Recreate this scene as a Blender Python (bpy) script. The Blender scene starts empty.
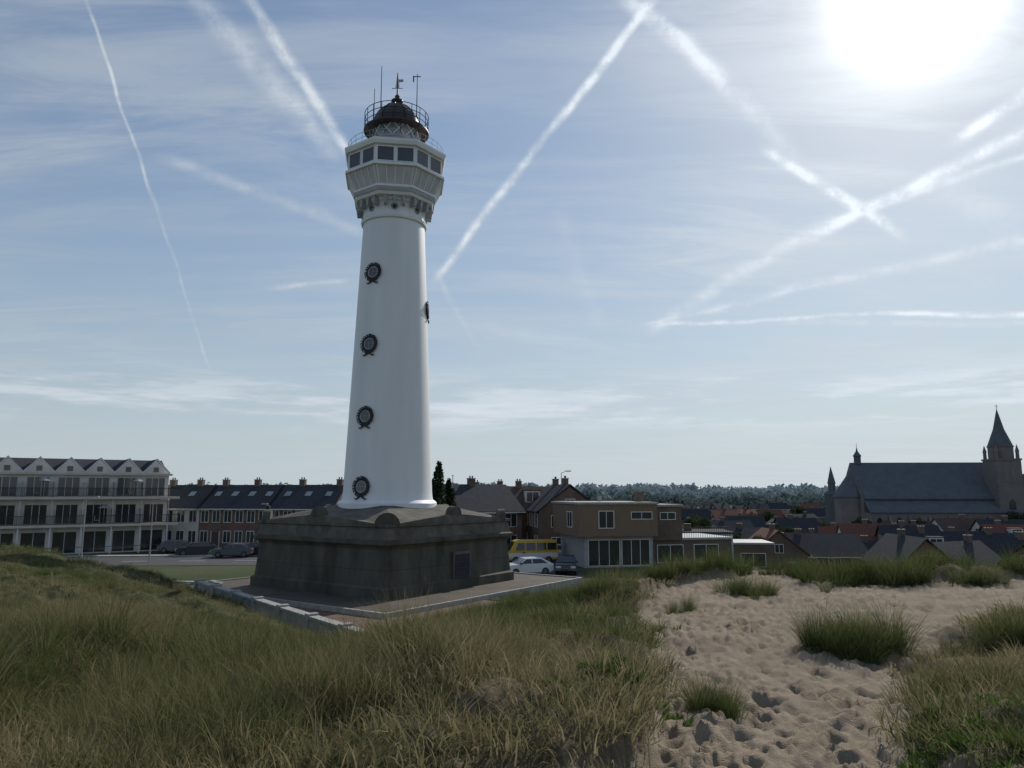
import bpy, bmesh, math, random
import numpy as np
from mathutils import Vector, Matrix
random.seed(7); RNG=np.random.default_rng(11)
scene=bpy.context.scene
scene.view_settings.view_transform='Standard'
scene.view_settings.look='None'
scene.view_settings.exposure=0
# ------------------------------------------------------------ survey helpers (eye level is z=0)
TH=math.radians(8.3); CT,ST=math.cos(TH),math.sin(TH); F=740.0
def S(px,py):
    x=(px-512)/F; v=(384-py)/F
    dy=CT-v*ST; dz=ST+v*CT
    return x/dy, dz/dy
def P(px,py,D):
    X,Z=S(px,py); return (X*D,D,Z*D)
def sstep(a,b,x):
    t=np.clip((x-a)/(b-a),0,1); return t*t*(3-2*t)
# ------------------------------------------------------------ numpy noise
def _h(ix,iy,s):
    n=(ix.astype(np.int64)*374761393+iy.astype(np.int64)*668265263+s*1442695041)&0xffffffff
    n=((n^(n>>13))*1274126177)&0xffffffff
    n=n^(n>>16)
    return (n&0xffffff)/float(0xffffff)
def vnoise(x,y,s=0):
    ix=np.floor(x); iy=np.floor(y); fx=x-ix; fy=y-iy
    fx=fx*fx*(3-2*fx); fy=fy*fy*(3-2*fy)
    a=_h(ix,iy,s);b=_h(ix+1,iy,s);c=_h(ix,iy+1,s);d=_h(ix+1,iy+1,s)
    return (a*(1-fx)+b*fx)*(1-fy)+(c*(1-fx)+d*fx)*fy
def fbm(x,y,o=4,s=0):
    r=0;a=.5;t=0
    for i in range(o):
        r=r+a*vnoise(x*2**i+i*17.3,y*2**i-i*9.1,s+i); t+=a; a*=.5
    return r/t
# ------------------------------------------------------------ terrain
CP=[]
def cp(px,py,D): CP.append(P(px,py,D))
for a in [(0,768,5),(0,700,7),(0,650,10),(0,600,16),(0,562,25),(0,553,30),
          (150,768,5),(150,700,7.3),(150,650,11),(150,604,20),(150,582,30),
          (300,768,5),(300,700,7.3),(300,664,12),(300,644,19),
          (60,560,30),(250,620,22),(370,666,13),(400,674,11.5),(330,680,10),
          (450,768,5),(450,694,7.5),(450,644,14.5),(500,630,15.5),(560,614,17),(620,592,20),
          (550,768,5),(560,680,7.8),(600,632,11.5),
          (700,768,5),(700,700,7),(760,650,9.8),(760,620,12.6),(760,600,15.5),(760,580,19.5),(780,571,22.5),(860,573,22.3),
          (900,768,5),(900,700,7),(900,650,9.8),(900,620,12.3),(930,590,17.5),(960,575,21),
          (1024,768,5),(1010,700,6.9),(1010,640,10),(1010,600,14.5),(1010,574,20),(690,576,22),(660,579,22)]:
    cp(*a)
CP+=[(0,0,-1.65),(-4,0,-1.7),(4,0,-1.7),(-15,-10,-1.9),(0,-12,-1.6),(15,-10,-1.8),(-25,5,-2.0),(22,5,-1.8),(25,15,-2.0),
     (-30,40,-4.2),(-22,38,-4.7),(-13,34,-4.85),(-10.5,29.6,-4.85),(-5.2,23.2,-4.85),(-12,42,-5.2),(-2,40,-5.2),(-7,34,-5.2),(-7,48,-5.4),(0,27,-4.9),
     (3,34,-5.3),(8,34,-5.3),(14,36,-5.3),(22,36,-5.3),(30,36,-5.2),(0,50,-6),(15,50,-6.8),(-25,55,-6.3),(35,50,-7),(-40,50,-6),(-24,26,-2.5),(-34,30,-2.5)]
CP=np.array(CP)
def tps(r2): return 0.5*r2*np.log(r2+1e-9)
n=len(CP); xy=CP[:,:2]
K=tps(((xy[:,None]-xy[None])**2).sum(-1))+np.eye(n)*0.8
Q=np.c_[np.ones(n),xy]
A=np.block([[K,Q],[Q.T,np.zeros((3,3))]])
sol=np.linalg.solve(A,np.r_[CP[:,2],0,0,0])
def rbf(x,y):
    out=sol[n]+sol[n+1]*x+sol[n+2]*y
    for i in range(n):
        out=out+sol[i]*tps((x-xy[i,0])**2+(y-xy[i,1])**2)
    return out
def polysd(x,y,poly):
    """signed distance, positive inside"""
    d=np.full(x.shape,1e9); ins=np.zeros(x.shape,bool); m=len(poly)
    for i in range(m):
        ax,ay=poly[i]; bx,by=poly[(i+1)%m]
        ex,ey=bx-ax,by-ay
        t=np.clip(((x-ax)*ex+(y-ay)*ey)/(ex*ex+ey*ey+1e-12),0,1)
        d=np.minimum(d,np.hypot(x-ax-t*ex,y-ay-t*ey))
        c=((ay>y)!=(by>y))&(x<(bx-ax)*(y-ay)/((by-ay) if abs(by-ay)>1e-9 else 1e-9)+ax)
        ins^=c
    return np.where(ins,d,-d)
def ground_hit(px,py):
    X,Z=S(px,py); t=np.linspace(2,60,1500)
    z=rbf(X*t,t); k=np.where(z>=Z*t)[0]
    D=t[k[0]] if len(k) else 24.0
    return (X*D,D)
SANDPOLY=[ground_hit(*p) for p in [(600,750),(645,710),(648,662),(630,640),(624,612),(645,594),(685,582),(735,576)]]
SANDPOLY+=[(6.9,23.5),(8.2,26),(13.5,26)]+[ground_hit(*p) for p in [(930,582),(975,578),(1015,578)]]
SANDPOLY+=[(18,19),(17,15)]+[ground_hit(*p) for p in [(1020,616),(980,630),(922,652),(930,690),(918,720),(914,750)]]
SANDPOLY+=[(2.6,3.5),(2.3,1),(2,-6),(-1,-6),(-.3,1),(.45,3.5)]
AX=math.radians(54.5); RD=(math.cos(AX),math.sin(AX)); LD=(-math.sin(AX),math.cos(AX)); LC=(-7.07,42.6)
PAVE=[(-15.7,38.2),(-4.6,24.4),(3,33),(-5,40)]
def town(x,y):
    s=np.maximum(sstep(100,140,y),sstep(20,42,x)*sstep(48,78,y))
    return -7-5.2*s
def masks(x,y):
    sd=polysd(x,y,SANDPOLY)
    nz=(fbm(x*1.3,y*1.3,4,3)-.5)*1.5
    sand=sstep(-.12,.18,sd+nz*.8)
    dirt=sstep(-2.0,-.1,sd+nz*1.8)
    # trodden, eroded ground on both sides of the path
    bank=np.exp(-((x-1.0)/1.1)**2)*sstep(15,8,y)*sstep(3,5,y)+sstep(4.2,5.2,x)*sstep(12,9,y)*sstep(9,8,x)
    dirt=np.maximum(dirt,np.clip(bank*1.3+nz*.5,0,1)*np.clip(bank*3,0,1))
    return sand,dirt,sd
def height(x,y,detail=True):
    x=np.asarray(x,float); y=np.asarray(y,float)
    r=rbf(x,y); dist=np.hypot(x,y)
    t=np.maximum(sstep(36,58,y),sstep(45,70,dist))
    sand,dirt,sd=masks(x,y)
    near=(1-t)
    z=r*(1-t)+town(x,y)*t
    z=z+near*((fbm(x*.35,y*.35,3,21)-.5)*.75+(fbm(x*1.1,y*1.1,3,5)-.5)*.42)*np.where(sand>.5,.3,1)
    z=z+near*(.16*(1-sand)-.04)*sstep(1,3,dist)
    # terrace and pavement cuts
    u=(x-LC[0])*RD[0]+(y-LC[1])*RD[1]; v=(x-LC[0])*LD[0]+(y-LC[1])*LD[1]
    m=np.maximum(abs(u),abs(v))
    z=np.minimum(z,-5.25+np.maximum(m-8.0,0)*.8)
    ps=polysd(x,y,PAVE)
    z=np.minimum(z,-5.3+np.maximum(-ps-.1,0)*1.5)
    z=z+sstep(600,1500,dist)*14*fbm(x*.002,y*.002,3,9)*sstep(0,300,y)
    if detail:
        # footprints and wind ripples in the loose sand
        w=sand*near
        dz=np.zeros_like(x)
        for (c,am,sx,sy,ss) in ((.34,.058,.12,.075,31),(.27,.046,.09,.065,57),(.55,.055,.2,.13,77),(.17,.028,.06,.045,91)):
            gx=np.floor(x/c); gy=np.floor(y/c)
            for i in (-1,0,1):
                for j in (-1,0,1):
                    cx=gx+i; cy=gy+j
                    qx=(cx+_h(cx,cy,ss))*c; qy=(cy+_h(cx,cy,ss+1))*c
                    an=_h(cx,cy,ss+2)*2.2+.4; am2=am*(.15+1.1*_h(cx,cy,ss+3)**1.5)
                    dx=x-qx; dy=y-qy
                    a=(dx*np.cos(an)+dy*np.sin(an))/sx; b=(-dx*np.sin(an)+dy*np.cos(an))/sy
                    rr=a*a+b*b
                    dz+=am2*(-np.exp(-rr*1.6)+.55*np.exp(-(np.sqrt(rr)-1.35)**2*5))
        z=z+w*(dz*(.6+.8*fbm(x*.7,y*.7,2,15))+(fbm(x*9,y*9,3,71)-.5)*.045)
        z=z+near*(1-sand)*(fbm(x*6,y*6,3,13)-.5)*.14
    return z
def hz(x,y): return float(height(np.array([x]),np.array([y]),False)[0])
# ------------------------------------------------------------ materials
def newmat(name):
    m=bpy.data.materials.new(name); m.use_nodes=True
    nt=m.node_tree; return m,nt,nt.nodes['Principled BSDF']
def nd(nt,t,**k):
    q=nt.nodes.new(t)
    for a,b in k.items(): setattr(q,a,b)
    return q
def ramp(nt,fac,stops):
    r=nt.nodes.new('ShaderNodeValToRGB'); e=r.color_ramp.elements
    e[0].position,e[0].color=stops[0][0],(*stops[0][1],1)
    e[1].position,e[1].color=stops[-1][0],(*stops[-1][1],1)
    for p,c in stops[1:-1]:
        q=e.new(p); q.color=(*c,1)
    nt.links.new(fac,r.inputs[0]); return r.outputs[0]
def mat(name,c1,c2=None,scale=3,rough=.7,bump=0,stretch=(1,1,1),metal=0,detail=4,spec=None):
    m,nt,b=newmat(name)
    if c2 is None: c2=tuple(c*.8 for c in c1)
    tc=nd(nt,'ShaderNodeTexCoord'); mp=nd(nt,'ShaderNodeMapping'); mp.inputs['Scale'].default_value=stretch
    nt.links.new(tc.outputs['Object'],mp.inputs[0])
    nz=nd(nt,'ShaderNodeTexNoise'); nz.inputs['Scale'].default_value=scale; nz.inputs['Detail'].default_value=detail
    nz.inputs['Roughness'].default_value=.6
    nt.links.new(mp.outputs[0],nz.inputs['Vector'])
    nt.links.new(ramp(nt,nz.outputs[0],[(.32,c1),(.68,c2)]),b.inputs['Base Color'])
    b.inputs['Roughness'].default_value=rough; b.inputs['Metallic'].default_value=metal
    if spec is not None: b.inputs['Specular IOR Level'].default_value=spec
    if bump:
        bp=nd(nt,'ShaderNodeBump'); bp.inputs['Strength'].default_value=bump; bp.inputs['Distance'].default_value=.05
        nt.links.new(nz.outputs[0],bp.inputs['Height']); nt.links.new(bp.outputs[0],b.inputs['Normal'])
    return m
def brickmat(name,c1,c2,mortar,w=.22,h=.07,ms=.008,nsc=.8,lo=.7,hi=1.1,stz=1.,tint=None):
    m,nt,b=newmat(name)
    tc=nd(nt,'ShaderNodeTexCoord'); sp=nd(nt,'ShaderNodeSeparateXYZ'); nt.links.new(tc.outputs['Object'],sp.inputs[0])
    ad=nd(nt,'ShaderNodeMath',operation='ADD'); nt.links.new(sp.outputs[0],ad.inputs[0]); nt.links.new(sp.outputs[1],ad.inputs[1])
    cb=nd(nt,'ShaderNodeCombineXYZ'); nt.links.new(ad.outputs[0],cb.inputs[0]); nt.links.new(sp.outputs[2],cb.inputs[1])
    br=nd(nt,'ShaderNodeTexBrick'); nt.links.new(cb.outputs[0],br.inputs[0])
    br.inputs['Scale'].default_value=1; br.inputs['Brick Width'].default_value=w; br.inputs['Row Height'].default_value=h
    br.inputs['Mortar Size'].default_value=ms
    br.inputs['Color1'].default_value=(*c1,1); br.inputs['Color2'].default_value=(*c2,1); br.inputs['Mortar'].default_value=(*mortar,1)
    mp=nd(nt,'ShaderNodeMapping'); mp.inputs['Scale'].default_value=(1,1,stz); nt.links.new(tc.outputs['Object'],mp.inputs[0])
    nz=nd(nt,'ShaderNodeTexNoise'); nz.inputs['Scale'].default_value=nsc; nz.inputs['Detail'].default_value=7; nz.inputs['Roughness'].default_value=.65
    nt.links.new(mp.outputs[0],nz.inputs['Vector'])
    mx=nd(nt,'ShaderNodeMix',data_type='RGBA',blend_type='MULTIPLY'); mx.inputs[0].default_value=1
    t=tint or (1,1,1)
    nt.links.new(br.outputs[0],mx.inputs[6]); nt.links.new(ramp(nt,nz.outputs[0],[(.3,(lo*t[0],lo*t[1],lo*t[2])),(.7,(hi,hi,hi))]),mx.inputs[7])
    nt.links.new(mx.outputs[2],b.inputs['Base Color']); b.inputs['Roughness'].default_value=.85
    b.inputs['Specular IOR Level'].default_value=.3
    return m
M={}
M['white']=mat('white_paint',(.72,.70,.67),(.58,.57,.54),1.2,.55,.03,(1,1,.25))
M['tower']=mat('tower_paint',(.80,.80,.80),(.71,.715,.72),.9,.5,.05,(1,1,.12))
M['panel']=mat('gallery_panel_paint',(.60,.61,.62),(.48,.49,.50),1.4,.6,.05,(1,1,.3))
M['trimgrey']=mat('grey_trim',(.38,.39,.40),(.28,.29,.30),3,.6,.05)
M['stone']=brickmat('mossy_stone',(.092,.087,.07),(.11,.103,.083),(.055,.052,.045),2.45,1.86,.012,.9,.4,1.25,.3,(.95,1.,.85))
M['stonetop']=mat('weathered_slab',(.08,.076,.062),(.17,.16,.135),1.5,.9,.3,detail=8,spec=.2)
M['black']=mat('black_iron',(.018,.018,.02),(.03,.03,.032),5,.5)
M['dome']=mat('dome_metal',(.035,.022,.022),(.055,.035,.035),3,.5,.05)
M['glass']=mat('window_glass',(.02,.025,.03),(.035,.04,.05),.6,.08,spec=.8)
M['lensg']=mat('lantern_glass',(.20,.23,.25),(.30,.33,.35),2,.1)
M['roofdark']=mat('dark_roof_tiles',(.036,.039,.046),(.058,.062,.07),2,.9,.2,(1,1,6),spec=.12)
M['roofred']=mat('red_roof_tiles',(.14,.06,.045),(.20,.095,.07),2,.9,.2,(1,1,6),spec=.12)
M['roofbrown']=mat('brown_roof_tiles',(.08,.056,.048),(.12,.088,.075),2,.9,.2,(1,1,6),spec=.12)
M['slate']=mat('church_slate',(.10,.112,.13),(.13,.145,.165),.6,.9,.1,spec=.12)  # distance haze put into the slate colour as a paler blue-grey
M['brick']=brickmat('brick_wall',(.16,.082,.06),(.21,.115,.085),(.2,.17,.15))
M['brickbrown']=brickmat('brown_brick',(.135,.09,.068),(.175,.12,.093),(.17,.15,.13))
M['churchbrick']=mat('church_brick',(.165,.147,.143),(.215,.187,.178),.5,.9,spec=.2)  # brick tone lightened and greyed to carry aerial haze
M['clad']=mat('brown_cladding',(.16,.105,.07),(.22,.15,.10),1.5,.7,.1,(8,8,.4))
M['render']=mat('cream_render',(.60,.58,.54),(.50,.48,.44),1,.7)
M['fascia']=mat('balcony_fascia',(.60,.54,.45),(.50,.44,.36),1,.6)
M['paving']=brickmat('terrace_paving',(.15,.095,.07),(.20,.135,.10),(.11,.09,.07),.4,.2,.01,.5,.6,1.2)
M['conc']=mat('light_concrete',(.42,.41,.38),(.25,.245,.225),3,.8,.2,detail=8)
M['asphalt']=mat('asphalt',(.05,.05,.052),(.075,.075,.078),1.5,.9,.1)
M['line']=mat('road_paint',(.7,.7,.68),(.55,.55,.53),3,.7)
M['tyre']=mat('tyre_rubber',(.02,.02,.02),(.03,.03,.03),5,.9)
M['carblack']=mat('car_paint_dark',(.02,.022,.03),(.025,.028,.035),1,.25,spec=.7)
M['carwhite']=mat('car_paint_white',(.72,.73,.74),(.68,.69,.70),1,.25,spec=.7)
M['cargrey']=mat('car_paint_grey',(.10,.11,.125),(.09,.10,.11),1,.25,spec=.7)
M['yellow']=mat('yellow_paint',(.65,.42,.04),(.6,.38,.03),1,.35)
M['lamp']=mat('headlamp',(.7,.7,.7),(.6,.6,.6),1,.1)
M['redl']=mat('tail_lamp',(.4,.02,.02),(.3,.01,.01),1,.2)
M['bark']=mat('bark',(.08,.06,.045),(.12,.09,.07),6,.9,.5)
def leafmat(name,a,b,sc=.6,tl=.3):
    m,nt,bs=newmat(name); nt.nodes.remove(bs)
    tc=nd(nt,'ShaderNodeTexCoord'); nz=nd(nt,'ShaderNodeTexNoise'); nz.inputs['Scale'].default_value=sc; nz.inputs['Detail'].default_value=3
    nt.links.new(tc.outputs['Object'],nz.inputs['Vector'])
    col=ramp(nt,nz.outputs[0],[(.35,a),(.65,b)])
    df=nd(nt,'ShaderNodeBsdfDiffuse'); nt.links.new(col,df.inputs[0])
    tr=nd(nt,'ShaderNodeBsdfTranslucent'); nt.links.new(col,tr.inputs[0])
    mx=nd(nt,'ShaderNodeMixShader'); mx.inputs[0].default_value=tl
    nt.links.new(df.outputs[0],mx.inputs[1]); nt.links.new(tr.outputs[0],mx.inputs[2])
    nt.links.new(mx.outputs[0],nt.nodes['Material Output'].inputs[0]); return m
M['leaf']=leafmat('tree_leaves',(.035,.05,.026),(.07,.09,.045))
M['leafdark']=leafmat('cypress_leaves',(.015,.028,.014),(.035,.055,.025))
M['leafhaze']=leafmat('distant_leaves_hazed',(.12,.155,.15),(.155,.19,.18),.05,.2)  # pale bluish leaves: distance haze painted into the colour
M['leafhaze2']=leafmat('hill_leaves',(.24,.30,.33),(.29,.35,.37),.02,.2)  # haze over the far hills, painted as a still paler leaf colour
# ------------------------------------------------------------ mesh builder
class MB:
    def __init__(s): s.v=[];s.f=[];s.m=[];s.mats=[]
    def mi(s,k):
        if k not in s.mats: s.mats.append(k)
        return s.mats.index(k)
    def add(s,vs,fs,k):
        o=len(s.v); i=s.mi(k); s.v+=[tuple(map(float,a)) for a in vs]
        for f in fs: s.f.append([a+o for a in f]); s.m.append(i)
    def box(s,x0,x1,y0,y1,z0,z1,k):
        s.add([(x0,y0,z0),(x1,y0,z0),(x1,y1,z0),(x0,y1,z0),(x0,y0,z1),(x1,y0,z1),(x1,y1,z1),(x0,y1,z1)],
              [(0,3,2,1),(4,5,6,7),(0,1,5,4),(1,2,6,5),(2,3,7,6),(3,0,4,7)],k)
    def prism(s,pts,ax,a,b,k):
        n=len(pts)
        if ax=='x': g=lambda p,t:(t,p[0],p[1])
        elif ax=='y': g=lambda p,t:(p[0],t,p[1])
        else: g=lambda p,t:(p[0],p[1],t)
        s.add([g(p,a) for p in pts]+[g(p,b) for p in pts],
              [tuple(range(n)),tuple(range(2*n-1,n-1,-1))]+[(i,(i+1)%n,(i+1)%n+n,i+n) for i in range(n)],k)
    def lathe(s,prof,nn,k,ph=0,c=(0,0),cap=True):
        vs=[];fs=[]
        for r,z in prof:
            for i in range(nn):
                a=ph+2*math.pi*i/nn; vs.append((c[0]+r*math.cos(a),c[1]+r*math.sin(a),z))
        for j in range(len(prof)-1):
            for i in range(nn):
                fs.append((j*nn+i,j*nn+(i+1)%nn,(j+1)*nn+(i+1)%nn,(j+1)*nn+i))
        if cap:
            fs.append(tuple(range(nn-1,-1,-1))); fs.append(tuple((len(prof)-1)*nn+i for i in range(nn)))
        s.add(vs,fs,k)
    def rod(s,p,q,r0,r1,k,nn=8):
        p=Vector(p);q=Vector(q); d=(q-p).normalized()
        u=d.orthogonal().normalized(); w=d.cross(u); vs=[]
        for c,r in ((p,r0),(q,r1)):
            for i in range(nn):
                a=2*math.pi*i/nn; vs.append(c+u*(r*math.cos(a))+w*(r*math.sin(a)))
        s.add(vs,[(i,(i+1)%nn,(i+1)%nn+nn,i+nn) for i in range(nn)]+[tuple(range(nn-1,-1,-1)),tuple(range(nn,2*nn))],k)
    def ring(s,c,R,r,k,ax='z',nn=32,mm=6,rot=None):
        vs=[];fs=[]
        for i in range(nn):
            a=2*math.pi*i/nn
            for j in range(mm):
                b=2*math.pi*j/mm; rr=R+r*math.cos(b)
                p=Vector((rr*math.cos(a),rr*math.sin(a),r*math.sin(b)))
                if rot is not None: p=rot@p
                vs.append(p+Vector(c))
        for i in range(nn):
            for j in range(mm):
                fs.append((i*mm+j,((i+1)%nn)*mm+j,((i+1)%nn)*mm+(j+1)%mm,i*mm+(j+1)%mm))
        s.add(vs,fs,k)
    def obj(s,name,parent=None,smooth=False,loc=(0,0,0),rz=0):
        me=bpy.data.meshes.new(name); me.from_pydata(s.v,[],s.f)
        for k in s.mats: me.materials.append(M[k])
        me.polygons.foreach_set('material_index',s.m)
        bm=bmesh.new(); bm.from_mesh(me); bmesh.ops.recalc_face_normals(bm,faces=bm.faces); bm.to_mesh(me); bm.free()
        if smooth:
            me.polygons.foreach_set('use_smooth',[True]*len(me.polygons))
            try: me.set_sharp_from_angle(angle=math.radians(35))
            except Exception: pass
        me.update()
        o=bpy.data.objects.new(name,me); scene.collection.objects.link(o)
        o.location=loc; o.rotation_euler=(0,0,rz)
        if parent: o.parent=parent
        return o
def empty(name,loc,rz=0):
    e=bpy.data.objects.new(name,None); scene.collection.objects.link(e); e.location=loc; e.rotation_euler=(0,0,rz)
    e.empty_display_size=.5; return e
# ------------------------------------------------------------ terrain mesh
th=np.concatenate([np.arange(-50,50.01,.14),np.arange(52.5,309.9,2.5)])
th=np.radians(th); nt_=len(th)
rr=np.concatenate([[.05,.3,.6,.9,1.2],1.5*1.009**np.arange(0,412)])
rr=np.concatenate([rr,rr[-1]*1.03**np.arange(1,152)]); nr=len(rr)
R_,T_=np.meshgrid(rr,th,indexing='ij')
gx=(R_*np.sin(T_)).ravel(); gy=(R_*np.cos(T_)).ravel()
gz=height(gx,gy)
sand,dirt,sd=masks(gx,gy)
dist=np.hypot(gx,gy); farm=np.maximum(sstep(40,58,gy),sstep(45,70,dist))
me=bpy.data.meshes.new('ground'); nv=len(gx)
me.vertices.add(nv); me.vertices.foreach_set('co',np.c_[gx,gy,gz].astype(np.float32).ravel())
i=np.arange(nr-1)[:,None]*nt_; j=np.arange(nt_)[None]; j2=(j+1)%nt_
q=np.stack([i+j,i+j2,i+nt_+j2,i+nt_+j],-1)[..., ::-1].reshape(-1,4)
me.loops.add(q.size); me.loops.foreach_set('vertex_index',q.ravel().astype(np.int32))
me.polygons.add(len(q)); me.polygons.foreach_set('loop_start',np.arange(0,q.size,4,dtype=np.int32))
me.polygons.foreach_set('use_smooth',np.ones(len(q),bool))
me.update(calc_edges=True)
if me.polygons[1000].normal.z<0: me.flip_normals()
for nm,arr in (('sand',sand*(1-farm)),('dirt',dirt*(1-farm)),('far',farm),('hill',sstep(250,1200,dist))):  # last mask grows with distance and blends in the painted haze
    at=me.attributes.new(nm,'FLOAT','POINT'); at.data.foreach_set('value',arr.astype(np.float32))
m,nt,b=newmat('dune_ground')
tc=nd(nt,'ShaderNodeTexCoord')
def noise(sc,det=6,ro=.6):
    z=nd(nt,'ShaderNodeTexNoise'); z.inputs['Scale'].default_value=sc; z.inputs['Detail'].default_value=det; z.inputs['Roughness'].default_value=ro
    nt.links.new(tc.outputs['Object'],z.inputs['Vector']); return z.outputs[0]
def attr(nm):
    a=nd(nt,'ShaderNodeAttribute'); a.attribute_name=nm; return a.outputs['Fac']
def mixc(f,a,b2):
    x=nd(nt,'ShaderNodeMix',data_type='RGBA'); nt.links.new(f,x.inputs[0]); nt.links.new(a,x.inputs[6]); nt.links.new(b2,x.inputs[7]); return x.outputs[2]
n3=noise(3,6); n15=noise(16,5,.7)
csand=ramp(nt,noise(1.5,6),[(.3,(.255,.205,.148)),(.7,(.345,.282,.208))])
cdirt=ramp(nt,n15,[(.3,(.07,.053,.032)),(.5,(.14,.11,.068)),(.72,(.25,.20,.135))])
cgr=ramp(nt,n3,[(.3,(.038,.045,.018)),(.5,(.068,.072,.031)),(.7,(.125,.11,.056))])
cfar=ramp(nt,noise(.05,5),[(.3,(.05,.07,.03)),(.6,(.09,.10,.05)),(.75,(.14,.13,.10))])
chaze=ramp(nt,n3,[(.3,(.22,.27,.29)),(.7,(.26,.31,.33))])  # far ground colour: distance haze painted as pale blue-grey
c=mixc(attr('dirt'),cgr,cdirt); c=mixc(attr('far'),c,cfar); c=mixc(attr('hill'),c,chaze); c=mixc(attr('sand'),c,csand)
nt.links.new(c,b.inputs['Base Color']); b.inputs['Roughness'].default_value=.95; b.inputs['Specular IOR Level'].default_value=.12
bp=nd(nt,'ShaderNodeBump'); bp.inputs['Strength'].default_value=.7; bp.inputs['Distance'].default_value=.035
ad=nd(nt,'ShaderNodeMath',operation='ADD'); nt.links.new(n15,ad.inputs[0]); nt.links.new(noise(90,2,.7),ad.inputs[1])
nt.links.new(ad.outputs[0],bp.inputs['Height']); nt.links.new(bp.outputs[0],b.inputs['Normal'])
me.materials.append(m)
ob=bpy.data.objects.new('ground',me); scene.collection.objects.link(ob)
# ------------------------------------------------------------ grass
def leafy_blade_mesh(name,nb,spread,lmin,lmax,lean,w,seed,kmat):
    rg=np.random.default_rng(seed); V=[];Fc=[];Tt=[]
    seg=4
    for _ in range(nb):
        a=rg.uniform(0,2*math.pi); r=spread*math.sqrt(rg.uniform(0,1)); bx,by=r*math.cos(a),r*math.sin(a)
        L=rg.uniform(lmin,lmax); a2=a+rg.normal(0,.7); ln=abs(rg.normal(0,lean))+lean*.5*r/spread
        dx,dy=math.cos(a2),math.sin(a2)
        ph=rg.uniform(0,6.28); wx,wy=math.cos(ph),math.sin(ph)
        o=len(V); x,y,z=bx,by,-.03; ang=ln*.3; ww=w*rg.uniform(.7,1.3)
        for s_ in range(seg+1):
            t=s_/seg; hw=ww*(1-t**1.7)*.5
            if s_==seg: V.append((x,y,z)); Tt.append(1.)
            else:
                V.append((x-wx*hw,y-wy*hw,z)); V.append((x+wx*hw,y+wy*hw,z)); Tt+= [t,t]
            ang+=ln*.5*(.5+t)
            st=L/seg; x+=dx*math.sin(ang)*st; y+=dy*math.sin(ang)*st; z+=math.cos(ang)*st
        for s_ in range(seg-1): Fc.append((o+2*s_,o+2*s_+1,o+2*s_+3,o+2*s_+2))
        Fc.append((o+2*seg-2,o+2*seg-1,o+2*seg))
    me=bpy.data.meshes.new(name); me.from_pydata(V,[],Fc)
    at=me.attributes.new('tt','FLOAT','POINT'); at.data.foreach_set('value',np.array(Tt,np.float32))
    me.materials.append(kmat); me.polygons.foreach_set('use_smooth',[True]*len(Fc)); return me
def grassmat(name,greens,straw,bias=0.):
    m,nt,bs=newmat(name); nt.nodes.remove(bs)
    at=nd(nt,'ShaderNodeAttribute'); at.attribute_name='tt'
    ai=nd(nt,'ShaderNodeAttribute'); ai.attribute_name='dry'; ai.attribute_type='INSTANCER'
    gi=nd(nt,'ShaderNodeNewGeometry')
    g1=ramp(nt,gi.outputs['Random Per Island'],[(0,greens[0]),(.5,greens[1]),(1,greens[2])])
    s1=ramp(nt,gi.outputs['Random Per Island'],[(0,straw[0]),(1,straw[1])])
    def mt(op,a,b2=None):
        q=nd(nt,'ShaderNodeMath',operation=op)
        for i_,v_ in enumerate((a,b2)):
            if v_ is None: continue
            if isinstance(v_,(int,float)): q.inputs[i_].default_value=v_
            else: nt.links.new(v_,q.inputs[i_])
        return q.outputs[0]
    wn=nd(nt,'ShaderNodeTexWhiteNoise',noise_dimensions='1D'); nt.links.new(gi.outputs['Random Per Island'],wn.inputs['W'])
    f=mt('ADD',ai.outputs['Fac'],mt('MULTIPLY',mt('MULTIPLY',at.outputs['Fac'],at.outputs['Fac']),.25))
    f=mt('ADD',f,mt('MULTIPLY',mt('SUBTRACT',wn.outputs[0],.5),.9))
    cl=nd(nt,'ShaderNodeClamp'); nt.links.new(mt('ADD',f,bias),cl.inputs[0])
    mx=nd(nt,'ShaderNodeMix',data_type='RGBA'); nt.links.new(cl.outputs[0],mx.inputs[0]); nt.links.new(g1,mx.inputs[6]); nt.links.new(s1,mx.inputs[7])
    df=nd(nt,'ShaderNodeBsdfDiffuse'); nt.links.new(mx.outputs[2],df.inputs[0])
    tr=nd(nt,'ShaderNodeBsdfTranslucent'); nt.links.new(mx.outputs[2],tr.inputs[0])
    ms=nd(nt,'ShaderNodeMixShader'); ms.inputs[0].default_value=.36
    nt.links.new(df.outputs[0],ms.inputs[1]); nt.links.new(tr.outputs[0],ms.inputs[2])
    nt.links.new(ms.outputs[0],nt.nodes['Material Output'].inputs[0]); return m
GM=grassmat('marram_grass',((.046,.070,.021),(.082,.112,.034),(.125,.152,.055)),((.24,.195,.105),(.38,.32,.19)))
GW=grassmat('green_weed',((.05,.10,.02),(.09,.16,.03),(.12,.18,.04)),((.15,.18,.05),(.2,.2,.08)),-.3)
def protos(cname,specs,kmat):
    col=bpy.data.collections.new(cname)
    for i_,sp in enumerate(specs):
        me=leafy_blade_mesh(cname+'_proto',*sp,seed=100+i_*7+len(cname),kmat=kmat)
        o=bpy.data.objects.new('%s_%02d'%(cname,i_),me); col.objects.link(o)
    return col,len(specs)
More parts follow.
